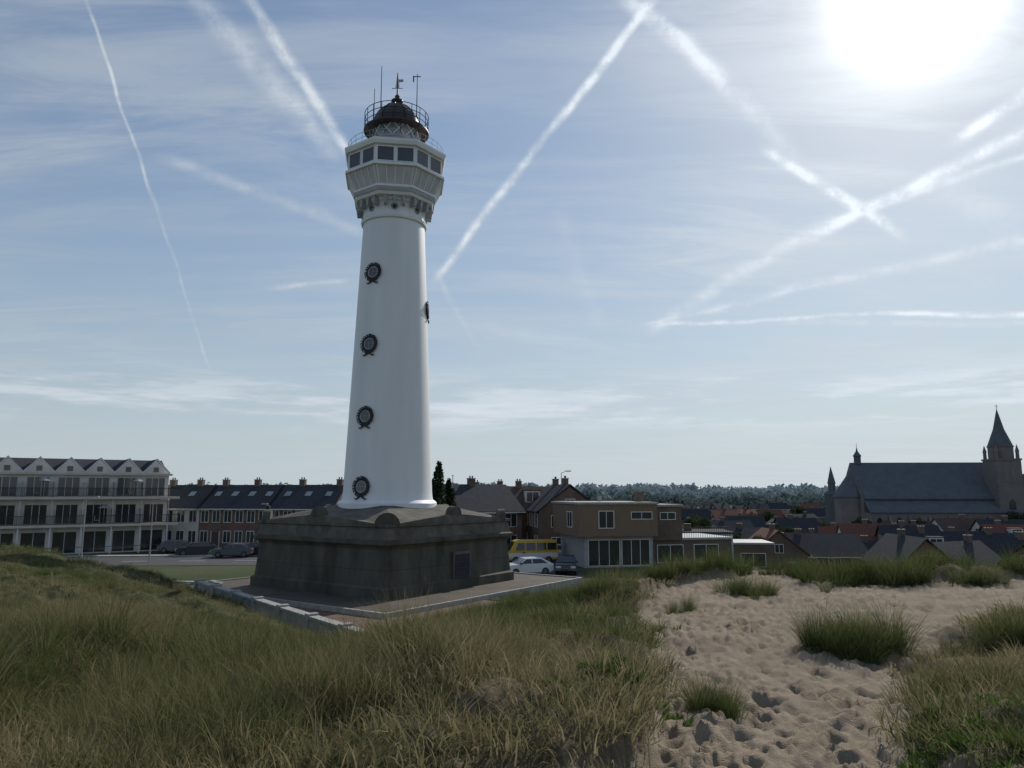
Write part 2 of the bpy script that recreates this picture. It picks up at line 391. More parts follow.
def scatter(name,X,Y,sc,dry,col,npz,tilt=.15,Z=None):
    if Z is None: Z=height(X,Y)
    N=len(X); me=bpy.data.meshes.new(name); me.from_pydata(np.c_[X,Y,Z].tolist(),[],[])
    def A_(nm,ty,arr,key='value'):
        a=me.attributes.new(nm,ty,'POINT'); a.data.foreach_set(key,arr.ravel())
    A_('rot','FLOAT_VECTOR',np.c_[RNG.normal(0,tilt,N),RNG.normal(0,tilt,N),RNG.uniform(0,6.28,N)].astype(np.float32),'vector')
    A_('scl','FLOAT',np.asarray(sc,np.float32)); A_('dry','FLOAT',np.asarray(dry,np.float32)); A_('idx','INT',RNG.integers(0,npz,N).astype(np.int32))
    ob=bpy.data.objects.new(name,me); scene.collection.objects.link(ob)
    g=bpy.data.node_groups.new(name+'_scatter','GeometryNodeTree')
    g.interface.new_socket(name='Geometry',in_out='INPUT',socket_type='NodeSocketGeometry')
    g.interface.new_socket(name='Geometry',in_out='OUTPUT',socket_type='NodeSocketGeometry')
    gi=g.nodes.new('NodeGroupInput'); go=g.nodes.new('NodeGroupOutput')
    ci=g.nodes.new('GeometryNodeCollectionInfo'); ci.inputs['Collection'].default_value=col
    ci.inputs['Separate Children'].default_value=True; ci.inputs['Reset Children'].default_value=True
    ip=g.nodes.new('GeometryNodeInstanceOnPoints'); ip.inputs['Pick Instance'].default_value=True
    def na(nm,ty):
        q=g.nodes.new('GeometryNodeInputNamedAttribute'); q.data_type=ty; q.inputs['Name'].default_value=nm
        return [o for o in q.outputs if o.enabled and o.name=='Attribute'][0]
    L=g.links.new
    L(gi.outputs[0],ip.inputs['Points']); L(ci.outputs[0],ip.inputs['Instance']); L(na('idx','INT'),ip.inputs['Instance Index'])
    L(na('rot','FLOAT_VECTOR'),ip.inputs['Rotation']); L(na('scl','FLOAT'),ip.inputs['Scale']); L(ip.outputs[0],go.inputs[0])
    md=ob.modifiers.new('scatter','NODES'); md.node_group=g
    print(name,N)
    return ob
cm,nm_=protos('marram',[(75,.13,.35,.62,.55,.007),(65,.17,.30,.58,.7,.007),(80,.11,.40,.70,.45,.007),(55,.2,.25,.5,.9,.007),(70,.15,.35,.6,.65,.007)],GM)
cs,ns_=protos('turf',[(60,.27,.08,.20,.8,.009),(50,.30,.06,.16,.9,.009),(65,.25,.10,.26,.7,.008)],GM)
cb_,nb_=protos('bigmarram',[(130,.16,.55,.95,.6,.008),(120,.2,.5,.9,.75,.008),(140,.14,.6,1.0,.5,.008)],GM)
cw,nw_=protos('weed',[(90,.16,.07,.18,.9,.022),(80,.2,.06,.15,.8,.018)],GW)
NC=90000
rs=np.concatenate([RNG.uniform(1.6**2,7**2,int(NC*.08))**.5,RNG.uniform(7**2,18**2,int(NC*.28))**.5,RNG.uniform(18**2,40**2,int(NC*.24))**.5])
an=RNG.uniform(-.95,.9,len(rs))
X=rs*np.sin(an);Y=rs*np.cos(an)
sa,di,sd=masks(X,Y)
uu=(X-LC[0])*RD[0]+(Y-LC[1])*RD[1]; vv=(X-LC[0])*LD[0]+(Y-LC[1])*LD[1]
ter=np.maximum(abs(uu),abs(vv)); pv=polysd(X,Y,PAVE)
ok=(sa<.25)&(ter>8.6)&(pv<-.6)&(Y<46)
cl=fbm(X*.7,Y*.7,3,41); cl2=fbm(X*.28,Y*.28,3,47)
tall=sstep(.38,.60,cl2)          # where the marram stands tall and thick
rn=RNG.uniform(0,1,len(X))
pr=np.where(cl>.47,.42,.07)*(.2+.95*tall)
pr=pr*(1-.88*np.clip(di,0,1))
keep=ok&(rn<pr)
Xm,Ym=X[keep],Y[keep]; tl=tall[keep]; dm=di[keep]
strawzone=np.exp(-((Xm/Ym+.5)/.14)**2-((Ym-17)/7)**2)
dry=np.clip((fbm(Xm*.3,Ym*.3,3,61)-.5)*2.4+.05+.42*strawzone+.22*(1-tl)*.6+.25*dm,-.15,.85)
sc=(.40+.6*tl+.25*fbm(Xm*.5,Ym*.5,2,44))*RNG.uniform(.6,1.15,len(Xm))*(1-.35*dm)*np.where((Xm/Ym<-.1)&(Ym>11),.6,1.0)*np.where((Xm/Ym>-.25)&(Xm/Ym<.1)&(Ym>9),.7,1.)
scatter('marram_grass',Xm,Ym,sc,dry,cm,nm_)
k2=ok&(RNG.uniform(0,1,len(X))<np.where(di>.15,.22*(cl<.6)+.03,.34))
Xs,Ys=X[k2],Y[k2]
scatter('short_grass',Xs,Ys,RNG.uniform(.6,1.5,len(Xs)),np.clip((fbm(Xs*.3,Ys*.3,3,61)-.45)*2+.15+.3*di[k2]+.2*(1-tall[k2]),-.1,1),cs,ns_)
# clumps of tall marram that stand on the sand and along the crest
CL=[(872,574,19.3,1.5,62,1.0),(850,668,10.0,.55,30,.80),(748,594,17.0,.7,20,.72),(712,724,6.5,.2,10,.46),(1010,652,9.8,.5,16,.75),
    (690,577,20.5,.8,16,.75),(722,570,21,1.0,22,.85),(806,572,20.5,.7,20,.8),(978,582,18.3,.5,13,.75),(655,584,20,.9,20,.75),(935,568,21,1.2,22,.75),
    (905,574,20.5,.8,18,.8),(1022,574,19.5,.8,18,.85),(560,618,15.5,1.4,26,.42),(500,630,13.5,1.3,30,.42),(440,640,12.5,1.2,24,.42),(600,604,17,1.0,20,.5),
    (682,608,14.8,.3,7,.45),(955,645,9.8,.2,5,.4),(630,640,11.3,.5,9,.45),(540,640,11.5,1.0,18,.4),(230,690,7.6,.9,16,.5),(330,665,9.8,1.2,16,.38),(160,720,6.3,.8,12,.5),(400,720,6.3,.9,14,.5),(60,700,7,.8,14,.5)]
bx=[];by=[];bs_=[];bd=[]
for px,py,D,sp,nn,s_ in CL:
    X0,_z=S(px,py); cx,cy=X0*D,D
    for k in range(nn):
        bx.append(cx+RNG.normal(0,sp*.55)); by.append(cy+RNG.normal(0,sp*.4)); bs_.append(s_*RNG.uniform(.6,1.1)); bd.append(RNG.uniform(-.2,.2))
scatter('marram_clump',np.array(bx),np.array(by),bs_,bd,cb_,nb_)
wx=[];wy=[]
for px,py,D,sp,nn in [(1000,760,5.1,.3,22),(985,745,5.6,.3,10),(625,722,6.4,.2,12),(632,625,12.3,.4,18),(575,740,5.8,.3,8),(620,565,20,.5,8),(930,760,5.2,.2,6)]:
    X0,_z=S(px,py)
    for k in range(nn): wx.append(X0*D+RNG.normal(0,sp)); wy.append(D+RNG.normal(0,sp))
scatter('green_weeds',np.array(wx),np.array(wy),RNG.uniform(.4,.9,len(wx)),RNG.uniform(0,.3,len(wx)),cw,nw_)
# ------------------------------------------------------------ lighthouse
LH=empty('lighthouse',(LC[0],LC[1],0))
b=MB(); q2=math.sqrt(2)
b.lathe([(r*q2,z) for r,z in [(5.15,-5.3),(5.15,-4.55),(5.0,-4.45),(4.86,-2.75),(4.95,-2.62),(5.12,-2.5),(5.12,-2.34),(4.98,-2.28)]],4,'stone',math.pi/4,cap=False)
b.lathe([(r*q2,z) for r,z in [(4.98,-2.28),(4.9,-1.72),(5.0,-1.66),(5.0,-1.56),(4.85,-1.52),(2.2,-.72)]],4,'stonetop',math.pi/4,cap=True)
for k in range(4):
    a=k*math.pi/2; Rm=Matrix.Rotation(a,4,'Z')
    t=MB()
    t.prism([(-4.9,-1.56),(4.9,-1.56),(0,-1.12)],'y',-5.02,-4.4,'stonetop')
    t.prism([(.46*math.cos(math.pi*i/12),-1.2+.46*math.sin(math.pi*i/12)) for i in range(13)],'y',-5.06,-4.7,'stone')
    c45=math.cos(math.pi/4); vs=[]
    for dd in (-.2,.2):
        for i in range(13):
            u_=.62*math.cos(math.pi*i/12); z_=-1.6+.62*math.sin(math.pi*i/12)
            # disc plane perpendicular to the diagonal through the corner (-,-)
            vs.append((-4.6+u_*c45-dd*c45,-4.6-u_*c45-dd*c45,z_))
    nn=13; t.add(vs,[tuple(range(nn)),tuple(range(2*nn-1,nn-1,-1))]+[(i,(i+1)%nn,(i+1)%nn+nn,i+nn) for i in range(nn)],'stone')
    vs=[tuple(Rm@Vector(v)) for v in t.v]
    for mi_,name_ in enumerate(t.mats):
        fs=[f for f,m_ in zip(t.f,t.m) if m_==mi_]; b.add(vs,fs,name_)
b.obj('pedestal',LH,rz=AX)
b=MB()
b.box(-.2,1.25,-5.09,-4.93,-4.45,-3.1,'stonetop'); b.box(-.05,1.1,-5.12,-5.08,-4.4,-3.25,'roofdark')
b.obj('pedestal_hatch',LH,rz=AX)
b=MB(); SH=15.65
prof=[(2.78,-.95),(2.78,-.62),(2.70,-.52),(2.56,-.44),(2.52,-.2)]
for i in range(12):
    t=i/11; prof.append((2.50+(1.82-2.50)*t,0+SH*t))
prof+=[(1.93,SH+.05),(1.96,SH+.2),(1.89,SH+.3),(1.84,SH+.35),(1.84,SH+1.0),(1.95,SH+1.07),(2.0,SH+1.2),(2.2,SH+1.25)]
b.lathe(prof,96,'tower'); b.obj('shaft',LH,smooth=True)
GZ=(0,0,-.93)
b=MB()
oph=math.pi/8+math.radians(9)
b.lathe([(2.0,17.78),(2.40,17.82),(2.48,17.95),(2.52,18.25),(2.58,18.25),(2.58,18.38),(2.5,18.38)],8,'tower',oph)
b.lathe([(2.5,18.38),(2.95,19.32)],8,'panel',oph)
b.lathe([(2.95,19.32),(3.12,19.34),(3.12,19.48),(2.93,19.48)],8,'tower',oph)
b.lathe([(2.93,19.48),(2.93,20.55),(3.12,20.58),(3.2,20.78),(3.2,20.9),(3.0,20.93),(1.7,21.2)],8,'tower',oph)
b.obj('gallery_room',LH,loc=GZ)
b=MB()
for i in range(8):
    a=oph+math.pi/8+i*math.pi/4; ap=2.93*math.cos(math.pi/8); hw=2.93*math.sin(math.pi/8)
    Rm=Matrix.Rotation(a,4,'Z')
    def lb(x0,x1,y0,y1,z0,z1,k):
        t=MB(); t.box(x0,x1,y0,y1,z0,z1,k)
        b.add([tuple(Rm@Vector(v)) for v in t.v],t.f,k)
    for s_ in (-1,1):
        c=s_*hw*.5
        lb(ap-.02,ap+.02,c-.45,c+.45,19.62,20.44,'glass')
        lb(ap-.02,ap+.05,c-.49,c-.45,19.58,20.48,'tower'); lb(ap-.02,ap+.05,c+.45,c+.49,19.58,20.48,'tower')
        lb(ap-.02,ap+.045,c-.45,c+.45,19.58,19.62,'tower'); lb(ap-.02,ap+.045,c-.45,c+.45,20.44,20.48,'tower')
    for s_ in (-1,-.5,0,.5,1):
        y=s_*hw*.93
        p0=Rm@Vector((2.5*math.cos(math.pi/8)+.03,y*.86,18.42)); p1=Rm@Vector((2.95*math.cos(math.pi/8)+.03,y,19.3))
        b.rod(p0,p1,.04,.04,'tower',6)
    for s_ in (-.66,0,.66):
        y=s_*hw*.7
        lb(1.85,2.22,y-.07,y+.07,17.3,17.78,'trimgrey')
b.lathe([(2.3,18.0),(2.545,18.0),(2.545,18.2),(2.3,18.2)],8,'trimgrey',oph)
b.obj('gallery_windows',LH,loc=GZ)
b=MB()
b.lathe([(1.72,21.12),(1.72,21.3),(1.5,21.34),(1.45,21.4),(1.45,21.75),(1.5,21.8),(1.5,21.88)],24,'trimgrey')
b.lathe([(1.38,21.88),(1.38,22.75)],24,'lensg',cap=False)
for i in range(12):
    a=2*math.pi*i/12
    for sg in(-1,1):
        pr_=None
        for k in range(5):
            t=k/4; aa=a+sg*t*2*math.pi/12*1.0; p=(1.43*math.cos(aa),1.43*math.sin(aa),21.88+.87*t)
            if pr_: b.rod(pr_,p,.028,.028,'tower',5)
            pr_=p
b.lathe([(.5,21.9),(.6,22.3),(.5,22.7)],16,'glass')
b.obj('lantern_glazing',LH,smooth=True,loc=GZ)
b=MB()
b.lathe([(1.98,22.62),(1.98,22.70),(1.5,22.74),(1.5,22.95),(1.42,23.0),(1.36,23.35),(1.15,23.78),(.82,24.15),(.5,24.38),(.32,24.48),(.26,24.62),(.36,24.7),(.36,24.78),(.12,24.9),(.16,25.05),(.05,25.2),(.03,26.6)],32,'dome')
for i in range(12):
    a=2*math.pi*i/12; pr_=None
    for r_,z_ in [(1.44,23.0),(1.39,23.36),(1.18,23.8),(.84,24.18),(.5,24.42)]:
        p=(r_*math.cos(a),r_*math.sin(a),z_)
        if pr_: b.rod(pr_,p,.03,.03,'black',5)
        pr_=p
b.obj('dome',LH,smooth=True,loc=GZ)
b=MB()
for i in range(20):
    a=2*math.pi*i/20; c_,s_=math.cos(a),math.sin(a)
    b.rod((1.93*c_,1.93*s_,22.68),(1.93*c_,1.93*s_,23.72),.022,.022,'black',5)
    if i%2==0: b.rod((1.5*c_,1.5*s_,22.1),(1.93*c_,1.93*s_,22.64),.035,.035,'black',5)
for z_ in (23.0,23.35,23.72): b.ring((0,0,z_),1.93,.022,'black',nn=48)
for i in range(32):
    a=2*math.pi*i/32; b.rod((2.85*math.cos(a),2.85*math.sin(a),20.9),(2.85*math.cos(a),2.85*math.sin(a),21.5),.012,.012,'trimgrey',4)
for z_ in (21.2,21.5): b.ring((0,0,z_),2.85,.013,'trimgrey',nn=64)
b.rod((-.95,-.3,23.6),(-.95,-.3,26.9),.035,.02,'black',6); b.rod((1.25,-.3,23.4),(1.25,-.3,26.4),.035,.02,'black',6)
b.rod((-1.35,-.3,23.4),(-1.35,-.3,25.4),.02,.02,'black',6)
b.rod((1.02,-.3,26.2),(1.48,-.3,26.2),.03,.03,'black',6); b.rod((1.02,-.3,25.85),(1.02,-.3,26.25),.04,.04,'black',6)
b.rod((-.35,0,25.6),(.35,0,25.6),.02,.02,'black',5)
b.prism([(.05,26.0),(.36,26.04),(.36,26.2),(.05,26.18)],'y',-.01,.01,'trimgrey'); b.prism([(-.14,25.6),(.14,25.6),(0,26.8)],'y',-.012,.012,'tower')
b.obj('railing_and_antennas',LH,loc=GZ)
b=MB()
def wreath(ang,z,R=.45):
    t=z/SH; r=2.5-.68*t+.02
    a=math.radians(ang)-math.pi/2
    out=Vector((math.cos(a),math.sin(a),0.042)).normalized(); c=Vector((r*math.cos(a),r*math.sin(a),z))
    side=Vector((-math.sin(a),math.cos(a),0)); up=out.cross(side)*1
    if up.z<0: up=-up
    Rm=Matrix((side,up,out)).transposed()
    b.ring(c,R*1.0,.055,'black',nn=28,rot=Rm)
    for i in range(44):
        th_=2*math.pi*i/44+random.uniform(-.05,.05); rr_=R*(1+(.14 if i%2 else -.1)); p=c+side*(rr_*math.cos(th_))+up*(rr_*math.sin(th_))+out*.04
        tan=(-side*math.sin(th_)+up*math.cos(th_)); rad=(side*math.cos(th_)+up*math.sin(th_))*(.5 if i%2 else -.5)
        b.rod(p,p+(tan+rad)*.12,.05,.012,'black',5)
    vs=[c+out*.03+side*(R*.66*math.cos(k*math.pi/10))+up*(R*.66*math.sin(k*math.pi/10)) for k in range(20)]
    b.add(vs,[tuple(range(20))],'glass')
    b.ring(c+out*.02,R*.68,.04,'trimgrey',nn=28,rot=Rm)
    b.rod(c+out*.04-up*(R*.66),c+out*.04+up*(R*.66),.015,.015,'trimgrey',5); b.rod(c+out*.04-side*(R*.66),c+out*.04+side*(R*.66),.015,.015,'trimgrey',5)
    for sg in(-1,1):
        b.rod(c+out*.05-up*(R*1.1),c+out*.05-up*(R*1.5)+side*(sg*R*.65),.05,.04,'black',5)
        b.rod(c+out*.05-up*(R*1.5)+side*(sg*R*.65),c+out*.05-up*(R*1.35)+side*(sg*R*.9),.04,.015,'black',5)
for z_ in (.28,4.12,8.2,12.4): wreath(-25,z_)
wreath(93,10.6)
for z_ in (4,12): wreath(180,z_)
for i in range(8):
    a=oph+math.pi/8+i*math.pi/4; out=Vector((math.cos(a),math.sin(a),0)); c=out*1.86+Vector((0,0,SH+.68)); side=Vector((-math.sin(a),math.cos(a),0)); up=Vector((0,0,1))
    Rm=Matrix((side,up,out)).transposed()
    b.ring(c,.17,.04,'trimgrey',nn=20,rot=Rm); vs=[c+out*.02+side*(.13*math.cos(k*math.pi/8))+up*(.13*math.sin(k*math.pi/8)) for k in range(16)]; b.add(vs,[tuple(range(16))],'glass')
b.obj('wreath_windows',LH,smooth=False)
# ------------------------------------------------------------ terrace, pavement, low wall
b=MB(); b.box(-7.9,7.9,-7.9,7.9,-.6,0,'paving'); b.box(-8.05,-7.9,-8.05,8.05,-.6,.06,'conc');b.box(7.9,8.05,-8.05,8.05,-.6,.06,'conc')
b.box(-7.9,7.9,-8.05,-7.9,-.6,.06,'conc');b.box(-7.9,7.9,7.9,8.05,-.6,.06,'conc')
b.obj('terrace',loc=(LC[0],LC[1],-5.0),rz=AX)
b=MB(); b.prism(PAVE,'z',-5.6,-5.15,'paving'); b.obj('pavement')
def lowwall(p,q,z0,z1,th_=.25):
    dx,dy=q[0]-p[0],q[1]-p[1]; L=math.hypot(dx,dy); a=math.atan2(dy,dx)
    e=empty('low_wall',(p[0],p[1],0),a)
    b=MB(); b.box(0,L,-th_/2,th_/2,z0,z1,'conc'); b.obj('wall_body',e)
    b=MB(); b.box(-.05,L+.05,-th_/2-.06,th_/2+.06,z1,z1+.09,'conc'); b.obj('coping',e)
    b=MB(); k=0
    while k<L: b.box(k-.14,k+.14,-th_/2-.09,th_/2+.09,z0,z1+.16,'conc'); k+=2.7
    b.obj('posts',e)
lowwall((-15.7,38.2),(-4.6,24.4),-5.7,-4.5)
lowwall((-27,43.5),(-15.9,41.5),-5.9,-4.95)
# ------------------------------------------------------------ roads
def sheet(name,pts,z,k):
    b=MB(); b.add([(p[0],p[1],z) for p in pts],[tuple(range(len(pts)))],k); return b.obj(name)
sheet('road',[(-95,68),(-14,74),(-14,84),(-95,78)],-6.97,'asphalt')
sheet('parking_lot',[(-14,62),(6,62),(6,92),(-14,92)],-6.965,'asphalt')
b=MB()
for i in range(14): 
    x=-90+i*5.6; b.box(x,x+2.6,72.8+(x+95)*.074,72.95+(x+95)*.074,-6.966,-6.962,'line')
b.obj('road_marking')
b=MB(); 
b.add([(-95,78.1,-6.85),(-14,84.1,-6.85),(-14,85.6,-6.85),(-95,79.6,-6.85),(-95,78.1,-7.1),(-14,84.1,-7.1),(-14,85.6,-7.1),(-95,79.6,-7.1)],[(0,1,2,3),(0,4,5,1),(1,5,6,2),(2,6,7,3),(3,7,4,0)],'conc')
b.obj('kerb')
# ------------------------------------------------------------ houses
def window(b,x0,x1,z0,z1,y,sgn=-1,frame='white',ax='x',div=1):
    def bx(a0,a1,d0,d1,c0,c1,k):
        d0,d1=sorted((y+sgn*d0,y+sgn*d1))
        if ax=='x': b.box(a0,a1,d0,d1,c0,c1,k)
        else: b.box(d0,d1,a0,a1,c0,c1,k)
    f=.07
    bx(x0,x1,-.02,.02,z0,z1,'glass')
    bx(x0-f,x0,-.02,.06,z0-f,z1+f,frame); bx(x1,x1+f,-.02,.06,z0-f,z1+f,frame)
    bx(x0,x1,-.02,.055,z0-f,z0,frame); bx(x0,x1,-.02,.055,z1,z1+f,frame)
    for i in range(div):
        c=x0+(x1-x0)*(i+1)/(div+1); bx(c-.03,c+.03,.02,.05,z0,z1,frame)
def house(name,x,y,gz,rz,L,W,eave,ridge,wall,roof,chim=(.3,),nwin=3,dorm=0,bays=None,sky=0):
    e=empty(name,(x,y,gz),rz)
    b=MB(); h=W/2
    b.prism([(-h,-1.5),(h,-1.5),(h,eave),(0,ridge-.12),(-h,eave)],'x',-L/2,L/2,wall); b.obj('walls',e)
    b=MB(); sl=(ridge-eave)/h; o=.35
    for s_ in(-1,1):
        b.prism([(s_*(h+o),eave-sl*o+.02),(0,ridge+.0),(0,ridge+.16),(s_*(h+o),eave-sl*o+.18)],'x',-L/2-.25,L/2+.25,roof)
    for i in range(sky):
        xx=-L/2+L*(i+.5)/sky; z0=eave+sl*h*.45; yy=-(h-h*.45)
        b.add([(xx-.4,yy-.0,z0+.24),(xx+.4,yy,z0+.24),(xx+.4,yy+.8,z0+.24+.8*sl),(xx-.4,yy+.8,z0+.24+.8*sl)],[(0,1,2,3)],'lensg')
    b.obj('roof',e)
    b=MB(); b.box(-L/2-.25,L/2+.25,-h-o-.12,-h-o,eave-sl*o-.02,eave-sl*o+.1,'white'); b.obj('gutter',e)
    b=MB()
    for s_ in(-1,1):
        for zz in (0.9,eave-1.75 if eave>4.2 else None):
            if zz is None: continue
            for i in range(nwin):
                c=-L/2+L*(i+.5)/nwin; w=min(.75,L/nwin*.3)
                if zz==.9 and i==1: continue
                window(b,c-w,c+w,zz,zz+1.35,s_*h,s_,'white','x')
        for zz in (.9,eave-1.75 if eave>4.2 else 1.0,eave+.2):
            if zz==eave+.2: window(b,-.5,.5,zz,zz+1.0,s_*L/2,s_,'white','y')
            else:
                for c in(-h*.45,h*.45): window(b,c-.5,c+.5,zz,zz+1.2,s_*L/2,s_,'white','y')
    b.obj('windows',e)
    b=MB(); c=-L/2+L*1.5/nwin; b.box(c-.5,c+.5,-h-.05,-h+.02,0,2.15,'roofbrown'); b.box(c-.58,c-.5,-h-.07,-h+.02,0,2.25,'white'); b.box(c+.5,c+.58,-h-.07,-h+.02,0,2.25,'white'); b.obj('door',e)
    b=MB()
    for cpos in chim:
        xx=(cpos-.5)*L
        b.box(xx-.36,xx+.36,-.3,.3,ridge-.8,ridge+.75,'brickbrown'); b.box(xx-.41,xx+.41,-.35,.35,ridge+.75,ridge+.85,'conc')
        for s_ in(-.16,.16): b.rod((xx+s_,0,ridge+.84),(xx+s_,0,ridge+1.1),.09,.08,'roofred',8)
    b.obj('chimney',e)
    if dorm:
        b=MB()
        for i in range(dorm):
            xx=-L/2+L*(i+.5)/dorm; yy=-h*.62; zz=eave+sl*(h-h*.62)
            b.box(xx-.9,xx+.9,yy-.5,yy+h*.5,zz-.5,zz+1.2,'white'); b.box(xx-1.0,xx+1.0,yy-.6,yy+h*.55,zz+1.2,zz+1.3,roof)
            window(b,xx-.7,xx+.7,zz-.1,zz+1.0,yy-.5,-1,'white','x')
        b.obj('dormers',e)
    return e
ra=math.radians
def row(x0,y0,x1,y1,f0,f1,name,wall,roof,nw,ch,**k):
    a=math.atan2(y1-y0,x1-x0); cx=x0+(x1-x0)*(f0+f1)/2; cy=y0+(y1-y0)*(f0+f1)/2; L=math.hypot(x1-x0,y1-y0)*(f1-f0)
    return house(name,cx,cy,-7,a,L-.02,8,5.1,7.75,wall,roof,ch,nw,**k)
R0=(-47.5,98,-21,94)
row(*R0,0,.36,'white_house','render','roofdark',6,(.35,.75),sky=2)
row(*R0,.36,.70,'brick_house','brick','roofdark',6,(.12,.6),sky=4)
row(*R0,.70,1.0,'brick_house','brickbrown','roofdark',5,(.3,.92),sky=3)
house('brick_house',-4.6,84,-7,ra(35),9,7,5.0,7.7,'brick','roofdark',(.5,),3)
house('brick_house',-7.2,94,-7,ra(10),9,8,4.5,7.4,'brickbrown','roofdark',(.2,.8),3)
house('brick_house',2.2,92,-7,ra(5),7,8,5.0,7.5,'brick','roofbrown',(.3,),3,dorm=1)
house('brick_house',5.6,86,-7,ra(100),8.5,7,5.0,7.7,'brickbrown','roofdark',(.25,.8),3)
house('brick_house',-1.6,100,-7,ra(-8),9,8,4.8,7.6,'brickbrown','roofdark',(.5,),3)
house('white_house',-12.5,102,-7,ra(0),9,8,4.7,7.2,'render','roofred',(.5,),3)
# village roofs to the right, lower ground
roofs=['roofred','roofdark','roofbrown','roofdark','roofdark']; walls=['brick','brickbrown','brickbrown','brick','render']
random.seed(5)
for D,p0,p1,st in [(88,905,1060,56),(104,770,1060,50),(124,690,1060,44),(150,650,1060,36),(185,590,830,30),(230,560,825,26),(290,540,825,22),(370,560,830,18)]:
    px=p0
    while px<p1:
        Dd=D+random.uniform(-5,5); X0,_=S(px,530); x=X0*Dd
        g=hz(x,Dd)-.3; L=random.uniform(7.5,11)
        eave=random.choice([2.9,3.2,4.3]); rd=eave+random.uniform(2.3,3.0)
        house('brick_house' if random.random()<.8 else 'white_house',x,Dd,g,random.choice([0,.15,-.2,.1,1.5,.4]),L,random.uniform(6.2,7.5),eave,rd,random.choice(walls),random.choice(roofs),(random.uniform(.15,.85),),2 if D>150 else 3,dorm=random.choice([0,0,1]) if D<130 else 0)
        px+=st*random.uniform(.8,1.25)
# ------------------------------------------------------------ balcony apartments (left)
hd=math.atan2(.553,.833); AP=empty('apartment_building',(-64.5,76.4,-7),hd)
U=3.0; NU=9; L=U*NU
b=MB(); b.box(0,L,0,12,-1.5,9.2,'white')
b.obj('walls',AP)
b=MB()
b.prism([(.4,9.2),(11.8,9.2),(6.0,11.0)],'x',.05,L-.05,'roofdark')
for i in range(NU):
    x0=i*U
    b.prism([(x0-.02,9.15),(x0+U/2,10.75),(x0+U+.02,9.15),(x0+U+.02,9.32),(x0+U/2,10.95),(x0-.02,9.32)],'y',.25,6,'roofdark')
b.obj('roof',AP)
b=MB()
for i in range(NU):
    x0=i*U
    b.prism([(x0+.02,9.2),(x0+U-.02,9.2),(x0+U/2,10.7)],'y',-.05,.2,'white')
    for sg in (0,1):
        xa,xb=(x0-.02,x0+U/2) if sg==0 else (x0+U+.02,x0+U/2)
        b.prism([(xa,9.05),(xb,10.72),(xb,11.0),(xa,9.33)],'y',-.62,-.45,'white')
b.obj('gables',AP)
b=MB()
for z in (3.1,6.2):
    b.box(-.3,L+1.1,-1.7,-.005,z-.02,z+.26,'fascia')
b.box(-.1,L+.3,-.6,-.005,8.95,9.19,'fascia')
b.obj('balconies',AP)
b=MB()
for i in range(NU+1):
    x=min(i*U,L-.1)
    b.box(x-.07,x+.07,-1.6,-1.46,-.5,3.07,'white'); b.box(x-.05,x+.05,-1.58,-1.48,3.37,6.07,'fascia')
    if i%3==0: b.box(x-.05,x+.05,-1.58,-1.48,6.37,8.4,'fascia')
b.obj('columns',AP)
b=MB()
for z in (3.36,6.46):
    b.box(-.25,L+1.05,-1.64,-1.59,z+.95,z+1.02,'black'); b.box(-.25,L+1.05,-1.64,-1.59,z+.08,z+.12,'black')
    x=-.2
    while x<L+1.0: b.box(x,x+.03,-1.63,-1.60,z+.1,z+.96,'black'); x+=.16
    for i in range(NU): b.box(i*U+.0,i*U+.06,-1.46,-.02,z,z+1.7,'conc')
b.obj('balcony_railings',AP)
b=MB()
for i in range(NU):
    x0=i*U
    for z in (3.4,6.5):
        window(b,x0+.45,x0+2.55,z+.05,z+2.15,0,-1,'white','x',2)
    window(b,x0+.35,x0+2.65,.15,2.5,0,-1,'white','x',1)
    window(b,x0+1.2,x0+1.8,9.35,9.95,-.05,-1,'white','x',0)
for c in (2.5,6,9.5):
    for z in(.9,4,7.1): window(b,c-.6,c+.6,z,z+1.4,L,1,'white','y')
b.obj('windows',AP)
b=MB()
for i in range(NU*3): b.box(i*1.0+.2,i*1.0+.22,-4.6,-4.57,-.3,1.0,'black')
b.box(0,L,-4.62,-4.56,1.0,1.06,'black'); b.obj('garden_fence',AP)
# balcony furniture: parasols and chairs
b=MB()
for (xx,z) in ((4.2,3.36),(13.4,6.46),(19.5,3.36),(22.8,6.46)):
    b.box(xx-.25,xx+.25,-1.2,-.7,z+.4,z+.45,'fascia'); b.box(xx-.25,xx-.2,-1.2,-.7,z+.45,z+.9,'fascia'); b.rod((xx+.7,-.9,z),(xx+.7,-.9,z+2.0),.03,.03,'white'); b.lathe([(.7,z+1.8),(.05,z+2.2)],8,'trimgrey',0,(xx+.7,-.9))
b.obj('balcony_furniture',AP)
# ------------------------------------------------------------ flat roofed modern house
FB=empty('flat_roof_house',(8.3,70,-7),ra(12))
b=MB()
b.box(-2.2,5.6,0,9,2.9,5.85,'clad'); b.box(5.605,8.6,1.2,9,2.4,5.6,'brickbrown'); b.obj('upper_walls',FB)
b=MB(); b.box(-1.4,5.4,.8,8.8,-2.5,2.89,'trimgrey'); b.box(5.41,14,1.6,8.8,-3.5,2.39,'brickbrown'); b.obj('lower_walls',FB)
b=MB(); b.box(-2.35,5.75,-.15,9.15,5.852,6.05,'conc'); b.box(5.76,8.75,1.05,9.15,5.602,5.8,'conc'); b.box(8.61,14.1,1.45,8.9,2.392,2.6,'trimgrey'); b.box(4.8,5.5,3,3.8,6.06,7.0,'brickbrown'); b.box(1.5,1.8,5,5.3,6.06,6.6,'trimgrey')
b.obj('roof',FB)
b=MB()
window(b,-.2,1.2,3.7,5.2,0,-1); window(b,3.0,5.0,4.5,5.1,0,-1); window(b,6.4,7.9,4.4,5.0,1.2,-1); window(b,2,3.6,3.7,5.1,-2.2,-1,'white','y'); 
